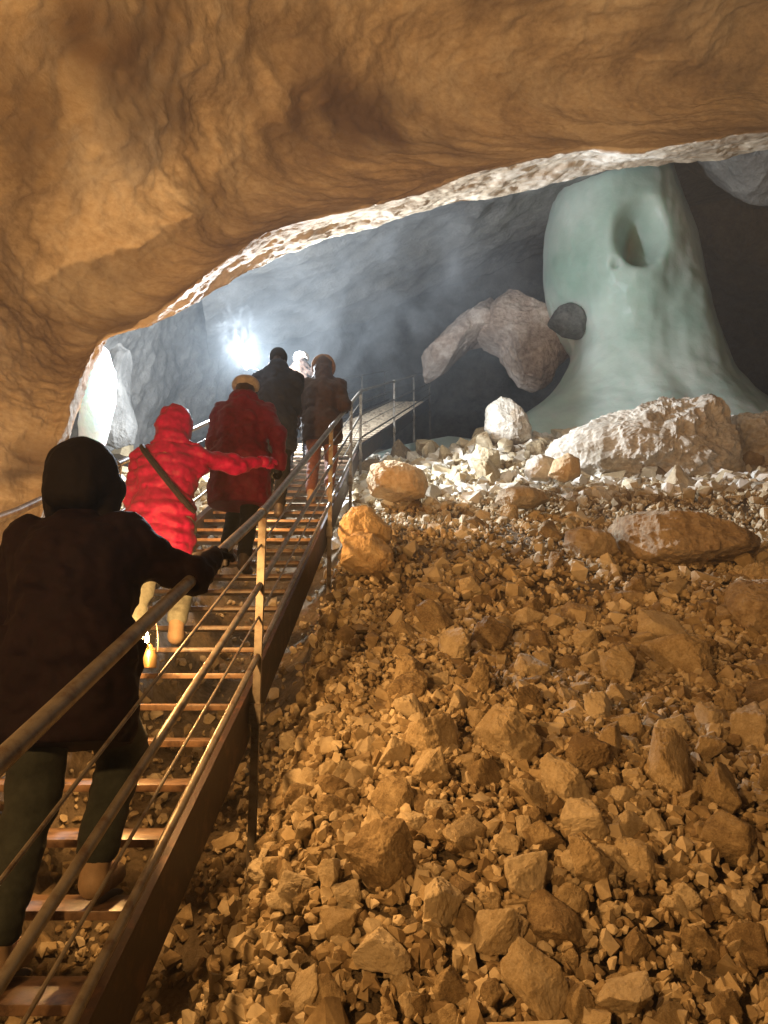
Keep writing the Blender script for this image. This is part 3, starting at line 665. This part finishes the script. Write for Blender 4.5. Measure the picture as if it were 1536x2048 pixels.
def person(label, D, lat, joints, outfit, h=.012, yaw=0, extra=None):
    """joints: dict in metres from the root (feet level of the lower tread); +y is up the stairs"""
    r0 = sp(D, lat, 0.0)+Vector((0, .10, 0))
    root = empty('person', r0, label, 'person'); root.rotation_euler = (0, 0, yaw)
    J = {k: V3(*v) for k, v in joints.items()}; O = outfit; sc = O.get('sc', 1.0)
    allp = np.array(list(J.values())); lo = allp.min(0)-.32; hi = allp.max(0)+.32
    up = (J['neck']-J['pelvis']); up /= np.linalg.norm(up); tilt = math.atan2(up[1], up[2])
    # ---- body
    s = SDF(lo, hi, h); P_ = J['pelvis']; N_k = J['neck']; H = J['head']
    s.cap(P_+up*.02, N_k-up*.15, .13, .14, .05); s.cap(J['shl'], J['shr'], .06, .06, .05)
    s.cap(J['hipl'], J['hipr'], .09, .09, .04); s.cap(N_k-up*.08, H, .055, .052, .03)
    for q in 'lr':
        s.cap(J['hip'+q], J['kn'+q], .078, .052, .03); s.cap(J['kn'+q], J['an'+q], .052, .036, .02)
        s.cap(J['an'+q], J['toe'+q], .036, .03, .02); s.cap(J['sh'+q], J['el'+q], .05, .036, .03); s.cap(J['el'+q], J['wr'+q], .036, .024, .02)
        dv = J['hand'+q]; dv = dv/np.linalg.norm(dv); s.cap(J['wr'+q], J['wr'+q]+dv*.09, .022, .018, .01)
    s.ell(H+V3(0, 0, .015), (.078, .096, .110), .02); s.ell(H+V3(0, .03, -.055), (.052, .058, .055), .03)
    s.cap(H+V3(0, .09, .01), H+V3(0, .108, -.022), .009, .014, .012)
    s.cap(H+V3(-.022, .082, -.058), H+V3(.022, .082, -.058), .006, .006, .01)
    for q in (-1, 1):
        s.ell(H+V3(q*.03, .098, .014), (.016, .012, .010), .01, sub=True); s.ell(H+V3(q*.03, .084, .013), (.012, .010, .008), .004)
        s.ell(H+V3(q*.076, .0, -.005), (.010, .018, .030), .006)
    V, F = s.mesh(); body = mesh_np('body', V, F, M['skin'], root, smooth=True)
    # ---- trousers
    s = SDF(lo, hi, h); tw = O.get('legw', 1.0)
    s.cap(J['hipl'], J['hipr'], .115*tw, .115*tw, .05); s.cap(P_, P_+up*.12, .14, .13, .05)
    for q in 'lr':
        s.cap(J['hip'+q], J['kn'+q], .108*tw, .078*tw, .05); s.cap(J['kn'+q], J['an'+q]+V3(0, -.005, .075), .076*tw, .064*tw, .035)
    s.warp(lambda P: .010*fbm(P*V3(9, 9, 16), 5, 3)+.006*ridge(P*V3(5, 5, 22), 8, 2))
    s.plane(P_+up*.13, up)
    s.plane((0, 0, min(J['anl'][2], J['anr'][2])-.01), (0, 0, -1))
    V, F = s.mesh(); mesh_np('trousers', V, F, M[O['legs']], root, smooth=True)
    # ---- boots
    for q in 'lr':
        an, to = J['an'+q], J['toe'+q]; l = np.minimum(an, to)-.12; hh = np.maximum(an, to)+.14; s = SDF(l, hh, .009)
        s.cap(an+V3(0, -.015, .05), an+V3(0, -.015, -.03), .048, .047, .03); s.cap(an+V3(0, -.025, -.045), to+V3(0, 0, -.01), .042, .044, .03)
        s.plane((0, 0, min(an[2], to[2])-.085+.0), (0, 0, -1))
        V, F = s.mesh(); bo = mesh_np('boot', V, F, M[O['boots']], root, smooth=True)
        l = np.minimum(an, to)-.12; s = SDF(l, hh, .009); s.cap(an+V3(0, -.03, -.078), to+V3(0, .01, -.045), .048, .048, .01)
        s.plane((0, 0, min(an[2], to[2])-.068), (0, 0, 1)); s.plane((0, 0, min(an[2], to[2])-.09), (0, 0, -1))
        V, F = s.mesh(); mesh_np('sole', V, F, M['darkboot'], bo, smooth=True)
    # ---- coat
    s = SDF(lo, hi, h); b = O.get('bulk', 1.0); cl = O.get('len', .22)
    mid = (P_+N_k)/2
    s.ell(P_+up*.06, (.205*b, .165*b, .19), .07, tilt=tilt); s.ell(mid+up*.0, (.20*b, .165*b, .22), .07, tilt=tilt)
    s.ell(N_k-up*.16, (.215*b, .155*b, .17), .07, tilt=tilt)
    s.cap(J['shl']-up*.02, J['shr']-up*.02, .085*b, .085*b, .06); s.cap(N_k-up*.05, N_k+up*.05, .082, .078, .04)
    s.cap(P_-V3(.07, 0, 0)*b, P_-V3(.07, 0, cl)*V3(b, 1, 1), .145*b, .155*b, .08); s.cap(P_+V3(.07, 0, 0)*b, P_+V3(.07, 0, -cl)*V3(b, 1, 1), .145*b, .155*b, .08)
    for q in 'lr':
        s.cap(J['sh'+q], J['el'+q], .082*b, .068*b, .05); s.cap(J['el'+q], J['wr'+q], .068*b, .050*b, .035)
    if O.get('hood'):
        s.ell(H+V3(0, -.02, .015), (.115, .13, .145), .05); s.cap(N_k+V3(0, -.05, .03), H+V3(0, -.06, -.05), .10, .10, .06)
        s.ell(H+V3(0, .12, -.01), (.07, .09, .09), .03, sub=True)
    if O.get('collar'): s.ell(N_k+V3(0, -.03, .06), (.115, .115, .085), .05)
    if O.get('collar'): s.ell(N_k+V3(0, -.02, .0), (.16, .13, .07), .06)
    qa = O.get('quilt', 0)
    def fold(P):
        r = .014*ridge(P*V3(6, 6, 10)+P[:, [0]]*2, 15, 3, .5)+.008*fbm(P*V3(18, 18, 24), 17, 2)
        if qa: r = r+qa*(P[:, 2] < N_k[2])*(1-np.abs(np.sin((P@up)*math.pi/.085+.6*vn(P*6, 3)))**.6)
        return r*1.3
    s.warp(fold)
    s.plane(P_-V3(0, 0, cl+.08), -up*.9-V3(0, 0, .1))
    V, F = s.mesh(); coat = mesh_np('coat', V, F, M[O['coat']], root, smooth=True)
    if O.get('hem'):
        pass
    # ---- headgear
    hg = O.get('hat')
    if hg:
        s = SDF(H-.28, H+.30, .009)
        if hg == 'beanie':
            s.ell(H+V3(0, -.005, .05), (.102, .118, .112), .02); s.plane(H+V3(0, 0, .0), V3(0, -.25, -1)); s.cap(H+V3(-.06, -.07, .005), H+V3(.06, -.07, .005), .024, .024, .03)
        if hg == 'bulky':
            s.ell(H+V3(0, -.03, .03), (.135, .150, .150), .03); s.cap(H+V3(-.10, 0, -.02), H+V3(-.08, -.02, -.12), .06, .05, .04); s.cap(H+V3(.10, 0, -.02), H+V3(.09, -.02, -.12), .06, .05, .04)
            s.cap(H+V3(-.05, -.11, -.06), H+V3(.05, -.11, -.06), .05, .05, .05); s.ell(H+V3(0, .12, -.02), (.075, .08, .09), .02, sub=True)
        if hg == 'cap':
            s.ell(H+V3(0, -.01, .065), (.118, .125, .075), .02); s.cap(H+V3(-.06, 0, .03), H+V3(.06, 0, .03), .055, .055, .04); s.plane(H+V3(0, 0, .005), V3(0, -.15, -1))
        s.warp(lambda P: (.007 if hg == 'bulky' else .005)*ridge(P*V3(18, 18, 10), 4, 3))
        V, F = s.mesh(); mesh_np('hat', V, F, M[O['hatm']], root, smooth=True)
    if O.get('hair', True) and not O.get('hood'):
        s = SDF(H-.3, H+.2, .010)
        s.ell(H+V3(0, -.018, .01), (.084, .092, .110), .02)
        if O.get('hairlen', 0): s.cap(H+V3(0, -.06, -.02), H+V3(0, -.09, -.05-O['hairlen']), .075, .06, .04)
        s.plane(H+V3(0, .03, 0), V3(0, 1, .0)); s.warp(lambda P: .005*ridge(P*V3(40, 40, 7), 4, 2))
        V, F = s.mesh(); mesh_np('hair', V, F, M['hair'], root, smooth=True)
    if O.get('fur'):
        mb = MB(); pts = [Vector(H)+Vector((math.cos(t)*.115, -.02-.02*math.sin(t), .02+math.sin(t)*.125)) for t in [2*math.pi*k/22 for k in range(23)]]
        mb.tube(pts, [.030+.008*random.random() for _ in pts], 10); mb.build('fur_trim', M['fur'], root)
    # ---- gloves with five fingers
    for q, sd in (('l', -1), ('r', 1)):
        g = O.get('grip'+q, .35); w = J['wr'+q]; s = SDF(w-.24, w+.24, .0055)
        dv = J['hand'+q]; hand(s, w, dv, J['back'+q], r=.0125, curl=g, side=sd)
        dv = dv/np.linalg.norm(dv); s.cap(w-dv*.04, w+dv*.01, .040, .034, .02)
        V, F = s.mesh(); mesh_np('glove', V, F, M[O.get('glove', 'black')], root, smooth=True)
    return root, J
def pose(hgt=1.70, lean=.12, side=0, up='r', dxf=.11, arms=None, headtilt=0, steps=1, bend=0):
    k = hgt/1.72; d = {}
    fl, fr = V3(-dxf, 0, 0), V3(dxf, 0, 0)
    st = TV*steps
    if up == 'r': fr = fr+V3(0, st[1], st[2])
    else: fl = fl+V3(0, st[1], st[2])
    mid = (fl+fr)/2; low = 0
    pel = V3(mid[0]+side*.3, mid[1]*.9+.02, .90*k+.10*steps*.5); d['pelvis'] = pel
    d['hipl'], d['hipr'] = pel+V3(-.09, 0, -.03), pel+V3(.09, 0, -.03)
    nk = pel+V3(side, math.sin(lean)*.54*k, math.cos(lean)*.54*k); d['neck'] = nk
    d['head'] = nk+V3(side*.3, .03+lean*.10+headtilt, .145*min(k, 1.02))
    d['shl'], d['shr'] = nk+V3(-.175*k, 0, -.075), nk+V3(.175*k, 0, -.075)
    for q, f in (('l', fl), ('r', fr)):
        an = f+V3(0, -.02, .10); d['an'+q] = an; d['toe'+q] = f+V3(0, .15, .055); hp = d['hip'+q]
        v = an-hp; L = np.linalg.norm(v); a = .43*k; m = (hp+an)/2; off = math.sqrt(max(a*a-(L/2)**2, 0)); d['kn'+q] = m+V3(0, off, off*.15)
    for q, sg in (('l', -1), ('r', 1)):
        sh = d['sh'+q]; A = (arms or {}).get(q)
        if A is None:
            d['el'+q] = sh+V3(sg*.06, -.02, -.28); d['wr'+q] = d['el'+q]+V3(sg*.01, .14, -.20); d['hand'+q] = V3(0, .3, -1); d['back'+q] = V3(sg, 0, 0)
        else:
            wr = V3(*A['wr']) if not A.get('rel') else sh+V3(*A['wr']); v = wr-sh; L = np.linalg.norm(v); ua, fa = .29*k, .26*k
            if L > (ua+fa)*.98: wr = sh+v/L*(ua+fa)*.98; v = wr-sh; L = np.linalg.norm(v)
            pole = V3(*A.get('pole', (sg*.3, -.5, -1))); pole -= v*(pole@v)/L**2; pole /= np.linalg.norm(pole)
            x = (ua*ua-fa*fa+L*L)/(2*L); y = math.sqrt(max(ua*ua-x*x, 0)); d['el'+q] = sh+v/L*x+pole*y; d['wr'+q] = wr
            d['hand'+q] = V3(*A.get('hand', (0, 1, 0))); d['back'+q] = V3(*A.get('back', (0, 0, 1)))
    return d
def rail_rel(D, Dr, latr, h=1.03, back=.085):
    """rail point relative to a person's root"""
    a = sp(D, 0, h)+Vector((.035, 0, 0)); b = sp(Dr, latr, 0)+Vector((0, .10, 0)); return tuple(a-b)
RD = V3(*(sp(5, 0)-sp(4.5, 0))); RD /= np.linalg.norm(RD)
def on_rail(D, Dr, latr):
    p = V3(*rail_rel(D, Dr, latr)); return tuple(p-RD*.085+V3(0, 0, .012))
# a: nearest, black
Pa = pose(1.70, .20, -.05, 'r', .085, {'r': dict(wr=on_rail(3.0, 2.12, .28), hand=RD, back=(0, -.3, 1), pole=(.6, -.5, -.9))}, steps=1)
person('person in black jacket and bulky dark hat gripping the rail, nearest the camera', 2.12, .28, Pa,
       dict(coat='blackred', legs='grey_tr', boots='boot', hat='bulky', hatm='black', bulk=1.12, len=.20, gripr=1.15, legw=1.12), h=.012)
# b: red coat
Pb = pose(1.68, .22, .0, 'r', .10, {'r': dict(wr=on_rail(5.3, 4.25, .70), hand=RD, back=(0, -.3, 1), pole=(.2, -.3, -1)),
                                    'l': dict(wr=(-.16, .14, .66), hand=(0, .1, -1), back=(-1, 0, 0), pole=(-.6, -.5, -.2))}, steps=1)
rb, Jb = person('person in bright red padded hooded coat and pale trousers reaching to the handrail', 4.25, .70, Pb,
                dict(coat='red', legs='palegreen', boots='boot', hood=True, bulk=1.0, len=.14, gripr=1.1, gripl=1.0, glove='red', quilt=.013), h=.011)
mb = MB(); u = V3(*Jb['neck'])-V3(*Jb['pelvis']); pts = []
for k in range(15):
    t = k/14; c0 = V3(*Jb['neck'])-u*(.12+.80*t); pts.append(tuple(c0+V3(-.17+.38*t, -.05-.135*math.sin(math.pi*t)**.5, .04*(1-t))))
mb.tube(pts, .019, 8); mb.build('strap', M['strap'], rb)
# c: maroon coat with grey cap
Pc_ = pose(1.76, .12, .0, 'l', .10, {'r': dict(wr=(.33, .22, .98), hand=(0, .6, -.6), back=(.9, 0, .3), pole=(.5, -.6, -.6))}, steps=1)
person('person in maroon coat with a rounded grey cap climbing directly ahead of the red coat', 5.95, .60, Pc_,
       dict(coat='maroon', legs='black', boots='darkboot', hat='cap', hatm='greycap', collar=1, bulk=1.22, len=.30, gripr=1.1, hairlen=.1), h=.013)
# d: navy tall
Pd = pose(1.98, .08, .0, 'l', .10, {'r': dict(wr=(.12, .34, .98), hand=(0, 1, .1), back=(.9, 0, .5))}, steps=1)
person('tall person in navy jacket and dark knitted hat standing above the maroon coat', 7.65, .62, Pd,
       dict(coat='navy', legs='black', boots='darkboot', hat='beanie', hatm='black', collar=1, bulk=1.12, len=.22, gripr=1.0), h=.014)
# e: brown jacket
Pe = pose(1.82, .08, .0, 'r', .09, {'r': dict(wr=on_rail(8.9, 8.3, .19), hand=RD, back=(0, -.3, 1))}, steps=1)
person('person in brown jacket with a fur-trimmed hood and russet trousers close to the right rail', 8.3, .19, Pe,
       dict(coat='brown', legs='tan_tr', boots='boot', hood=True, fur=True, bulk=1.12, len=.14, gripr=1.1), h=.014)
# f: guide with the flare
fl = V3(*at(495, 728, 10.4)); rf = V3(*(sp(10.6, .80, 0)+Vector((0, .10, 0)))); fw = fl-rf
Pf = pose(1.80, .05, .0, 'r', .10, {'l': dict(wr=(fw[0]+.10, fw[1]+.02, fw[2]-.17), hand=(-.2, 0, 1), back=(-.2, -1, 0), pole=(-.6, -.2, -1))}, steps=1)
rfo, Jf = person('foremost person, mostly hidden behind the others, holding up the burning white flare', 10.6, .80, Pf,
                 dict(coat='brown', legs='blackred', boots='darkboot', hat='cap', hatm='greycap', collar=1, bulk=1.1, len=.2, gripl=1.3), h=.014)
# ------------------------------------------------------------------ hand lamps, an added ceiling spot and the flare
def lamp(hand_w, label, energy, flame=True):
    """carbide lamp hanging from a hand"""
    c = Vector(hand_w)-Vector((0, 0, .23))
    root = empty('hand_lamp', c, label, 'lamp')
    mb = MB(); mb.lathe([(.035, -.07), (.042, -.065), (.042, .0), (.034, .012), (.034, .03), (.018, .045), (.012, .06)]); mb.build('lamp_body', M['brass'], root)
    mb = MB(); mb.tube([Vector((math.cos(t)*.045, 0, .02+math.sin(t)*.19)) for t in [math.pi*k/14 for k in range(15)]], .0025, 8); mb.build('handle', M['steel'], root)
    mb = MB(); mb.tube([(0, -.01, .03), (0, -.045, .05), (0, -.06, .06)], [.006, .005, .003], 8); mb.build('burner', M['brass'], root)
    mb = MB(); mb.lathe([(.002, 0), (.009, .010), (.012, .022), (.009, .038), (.003, .056), (.0005, .066)], c=(0, -.06, .062), n=12); mb.build('flame', M['flame'], root)
    li = bpy.data.lights.new('lamp_glow', 'POINT'); li.energy = energy; li.color = (1, .52, .175); li.shadow_soft_size = .03
    lo_ = bpy.data.objects.new('lamp_glow', li); C.objects.link(lo_); lo_.parent = root; lo_.location = (0, -.10, .10)
    return root
hw = Vector(rb.location)+Vector(Jb['wrl'])+Vector((0, 0.02, -.09))
lamp(at(304, 1226, 4.15), 'small lit flame lamp held low beside the pale trousers of the red coat', 34)
WARM = []
def warm(name, loc, e, r=.05, col=(1, .52, .175)):
    li = bpy.data.lights.new(name, 'POINT'); li.energy = e; li.color = col; li.shadow_soft_size = r
    o = bpy.data.objects.new(name, li); C.objects.link(o); o.location = loc; return o
sl = bpy.data.lights.new('added_ceiling_spot', 'SPOT'); sl.energy = 860; sl.color = (1, .52, .175); sl.spot_size = R(125); sl.spot_blend = 1.0; sl.shadow_soft_size = .05  # unseen warm spot added to brighten the ceiling, aimed clear of people and scree
so = bpy.data.objects.new('added_ceiling_spot', sl); C.objects.link(so); so.location = (.5, .3, CH+.5); so.rotation_euler = (Vector((.38, .75, 1))).to_track_quat('-Z', 'Y').to_euler()
warm('behind_camera_lamp_light', (-1.45, -.3, CH+.75), 230, .05)
warm('grey_cap_person_lamp_light', at(470, 965, 6.65), 110, .05)
warm('nearest_person_lamp_light', at(225, 1090, 3.05), 105, .05)
warm('companion_lamp_light', tuple(sp(8.05, .68, .8)), 28, .04)
fr_ = empty('flare', Vector(fl), 'burning magnesium flare, the dazzling white light above the grey cap', 'flare')
bm = bmesh.new(); bmesh.ops.create_icosphere(bm, subdivisions=3, radius=.055)
me = bpy.data.meshes.new('flare_fire'); bm.to_mesh(me); bm.free()
for v in me.vertices: v.co *= 1+.25*math.sin(v.co.x*90+v.co.z*70); v.co.z *= 1.15
me.materials.append(M['flare']); o = bpy.data.objects.new('flare_fire', me); C.objects.link(o); o.parent = fr_
wl = Vector(rfo.location)+Vector(Jf['wrl'])
mb = MB(); mb.tube([wl-Vector(fl)+Vector((0, 0, .02)), Vector((0, 0, -.03))], .006, 8); mb.build('holder_rod', M['steel'], fr_)
fl_l = warm('flare_light', tuple(fl+V3(0, .02, .02)), 2300, .05, (.84, .92, 1))
fl_l.parent = fr_; fl_l.location = (0, .0, .075)
# ------------------------------------------------------------------ air: even haze, and the flare's smoke
def volmat(name, dens, col=(.8, .87, .95), aniso=.2, noise=None):
    m = bpy.data.materials.new(name); m.use_nodes = True; nt = m.node_tree; nt.nodes.clear(); L = nt.links.new
    out = nt.nodes.new('ShaderNodeOutputMaterial'); pv = nt.nodes.new('ShaderNodeVolumePrincipled'); L(pv.outputs[0], out.inputs['Volume'])
    pv.inputs['Color'].default_value = (*col, 1); pv.inputs['Density'].default_value = dens; pv.inputs['Anisotropy'].default_value = aniso
    if noise:
        tc = N(nt, 'ShaderNodeTexCoord'); n = N(nt, 'ShaderNodeTexNoise', Scale=noise['scale'], Detail=noise.get('detail', 4.0), Roughness=.6); n.inputs['Distortion'].default_value = noise.get('dist', .6)
        mp = N(nt, 'ShaderNodeMapping'); mp.inputs['Scale'].default_value = noise.get('map', (1, 1, 1)); L(tc.outputs['Object'], mp.inputs[0]); L(mp.outputs[0], n.inputs['Vector'])
        mr = N(nt, 'ShaderNodeMapRange'); mr.inputs['From Min'].default_value = noise['lo']; mr.inputs['From Max'].default_value = noise['hi']; mr.inputs['To Max'].default_value = dens
        L(n.outputs[0], mr.inputs['Value'])
        # fade to nothing at the edge of the unit ball
        vl = N(nt, 'ShaderNodeVectorMath', operation='LENGTH'); m2 = N(nt, 'ShaderNodeMapping'); m2.inputs['Scale'].default_value = noise['inv']; L(tc.outputs['Object'], m2.inputs[0]); L(m2.outputs[0], vl.inputs[0])
        fd = N(nt, 'ShaderNodeMapRange'); fd.inputs['From Min'].default_value = 1.0; fd.inputs['From Max'].default_value = .35; L(vl.outputs['Value'], fd.inputs['Value'])
        mu = N(nt, 'ShaderNodeMath', operation='MULTIPLY'); L(mr.outputs[0], mu.inputs[0]); L(fd.outputs[0], mu.inputs[1]); L(mu.outputs[0], pv.inputs['Density'])
    return m
HZ = (-26, -6, -2.5, 34, 42, 26)
mb = MB(); mb.box(((HZ[0]+HZ[3])/2, (HZ[1]+HZ[4])/2, (HZ[2]+HZ[5])/2), ((HZ[3]-HZ[0])/2, 0, 0), (0, (HZ[4]-HZ[1])/2, 0), (0, 0, (HZ[5]-HZ[2])/2))
tag(mb.build('haze', volmat('haze_air', .0048, (.75, .86, .95)), smooth=False), kind='stuff')
def puff(name, c, r, dens, noise, label, tiltz=0):
    bm = bmesh.new(); bmesh.ops.create_icosphere(bm, subdivisions=3, radius=1)
    for v in bm.verts: v.co = Vector((v.co.x*r[0], v.co.y*r[1], v.co.z*r[2]))
    me = bpy.data.meshes.new(name); bm.to_mesh(me); bm.free(); noise['inv'] = tuple(1/q for q in r)
    me.materials.append(volmat(name+'_vol', dens, (.9, .94, .97), .1, noise)); o = bpy.data.objects.new(name, me); C.objects.link(o); o.location = c; o.rotation_euler = (0, tiltz, 0)
    return tag(o, label, 'smoke', kind='stuff')
puff('smoke', at(466, 655, 10.7), (.40, .30, .70), .11, dict(scale=5.5, lo=.50, hi=.60, dist=1.6, map=(1, 1, .6)), 'white smoke plume rising from the burning flare', R(-16))
puff('smoke', at(640, 600, 14), (4.4, 3.0, 2.7), .42, dict(scale=.65, lo=.46, hi=.72, dist=1.4), 'thin grey smoke drifting through the cavern above the people')
# ------------------------------------------------------------------ world and render settings
w = bpy.data.worlds.new('World'); scene.world = w; w.use_nodes = True
w.node_tree.nodes['Background'].inputs[0].default_value = (.25, .32, .4, 1); w.node_tree.nodes['Background'].inputs[1].default_value = 0.0
scene.view_settings.view_transform = 'Standard'; scene.view_settings.look = 'None'; scene.view_settings.exposure = 0.22; scene.view_settings.gamma = 1
cy = scene.cycles; cy.use_denoising = True; cy.volume_step_rate = 1.0; cy.volume_max_steps = 128; cy.max_bounces = 6; cy.volume_bounces = 0; cy.diffuse_bounces = 3
cy.transparent_max_bounces = 8; cy.sample_clamp_indirect = 3.0
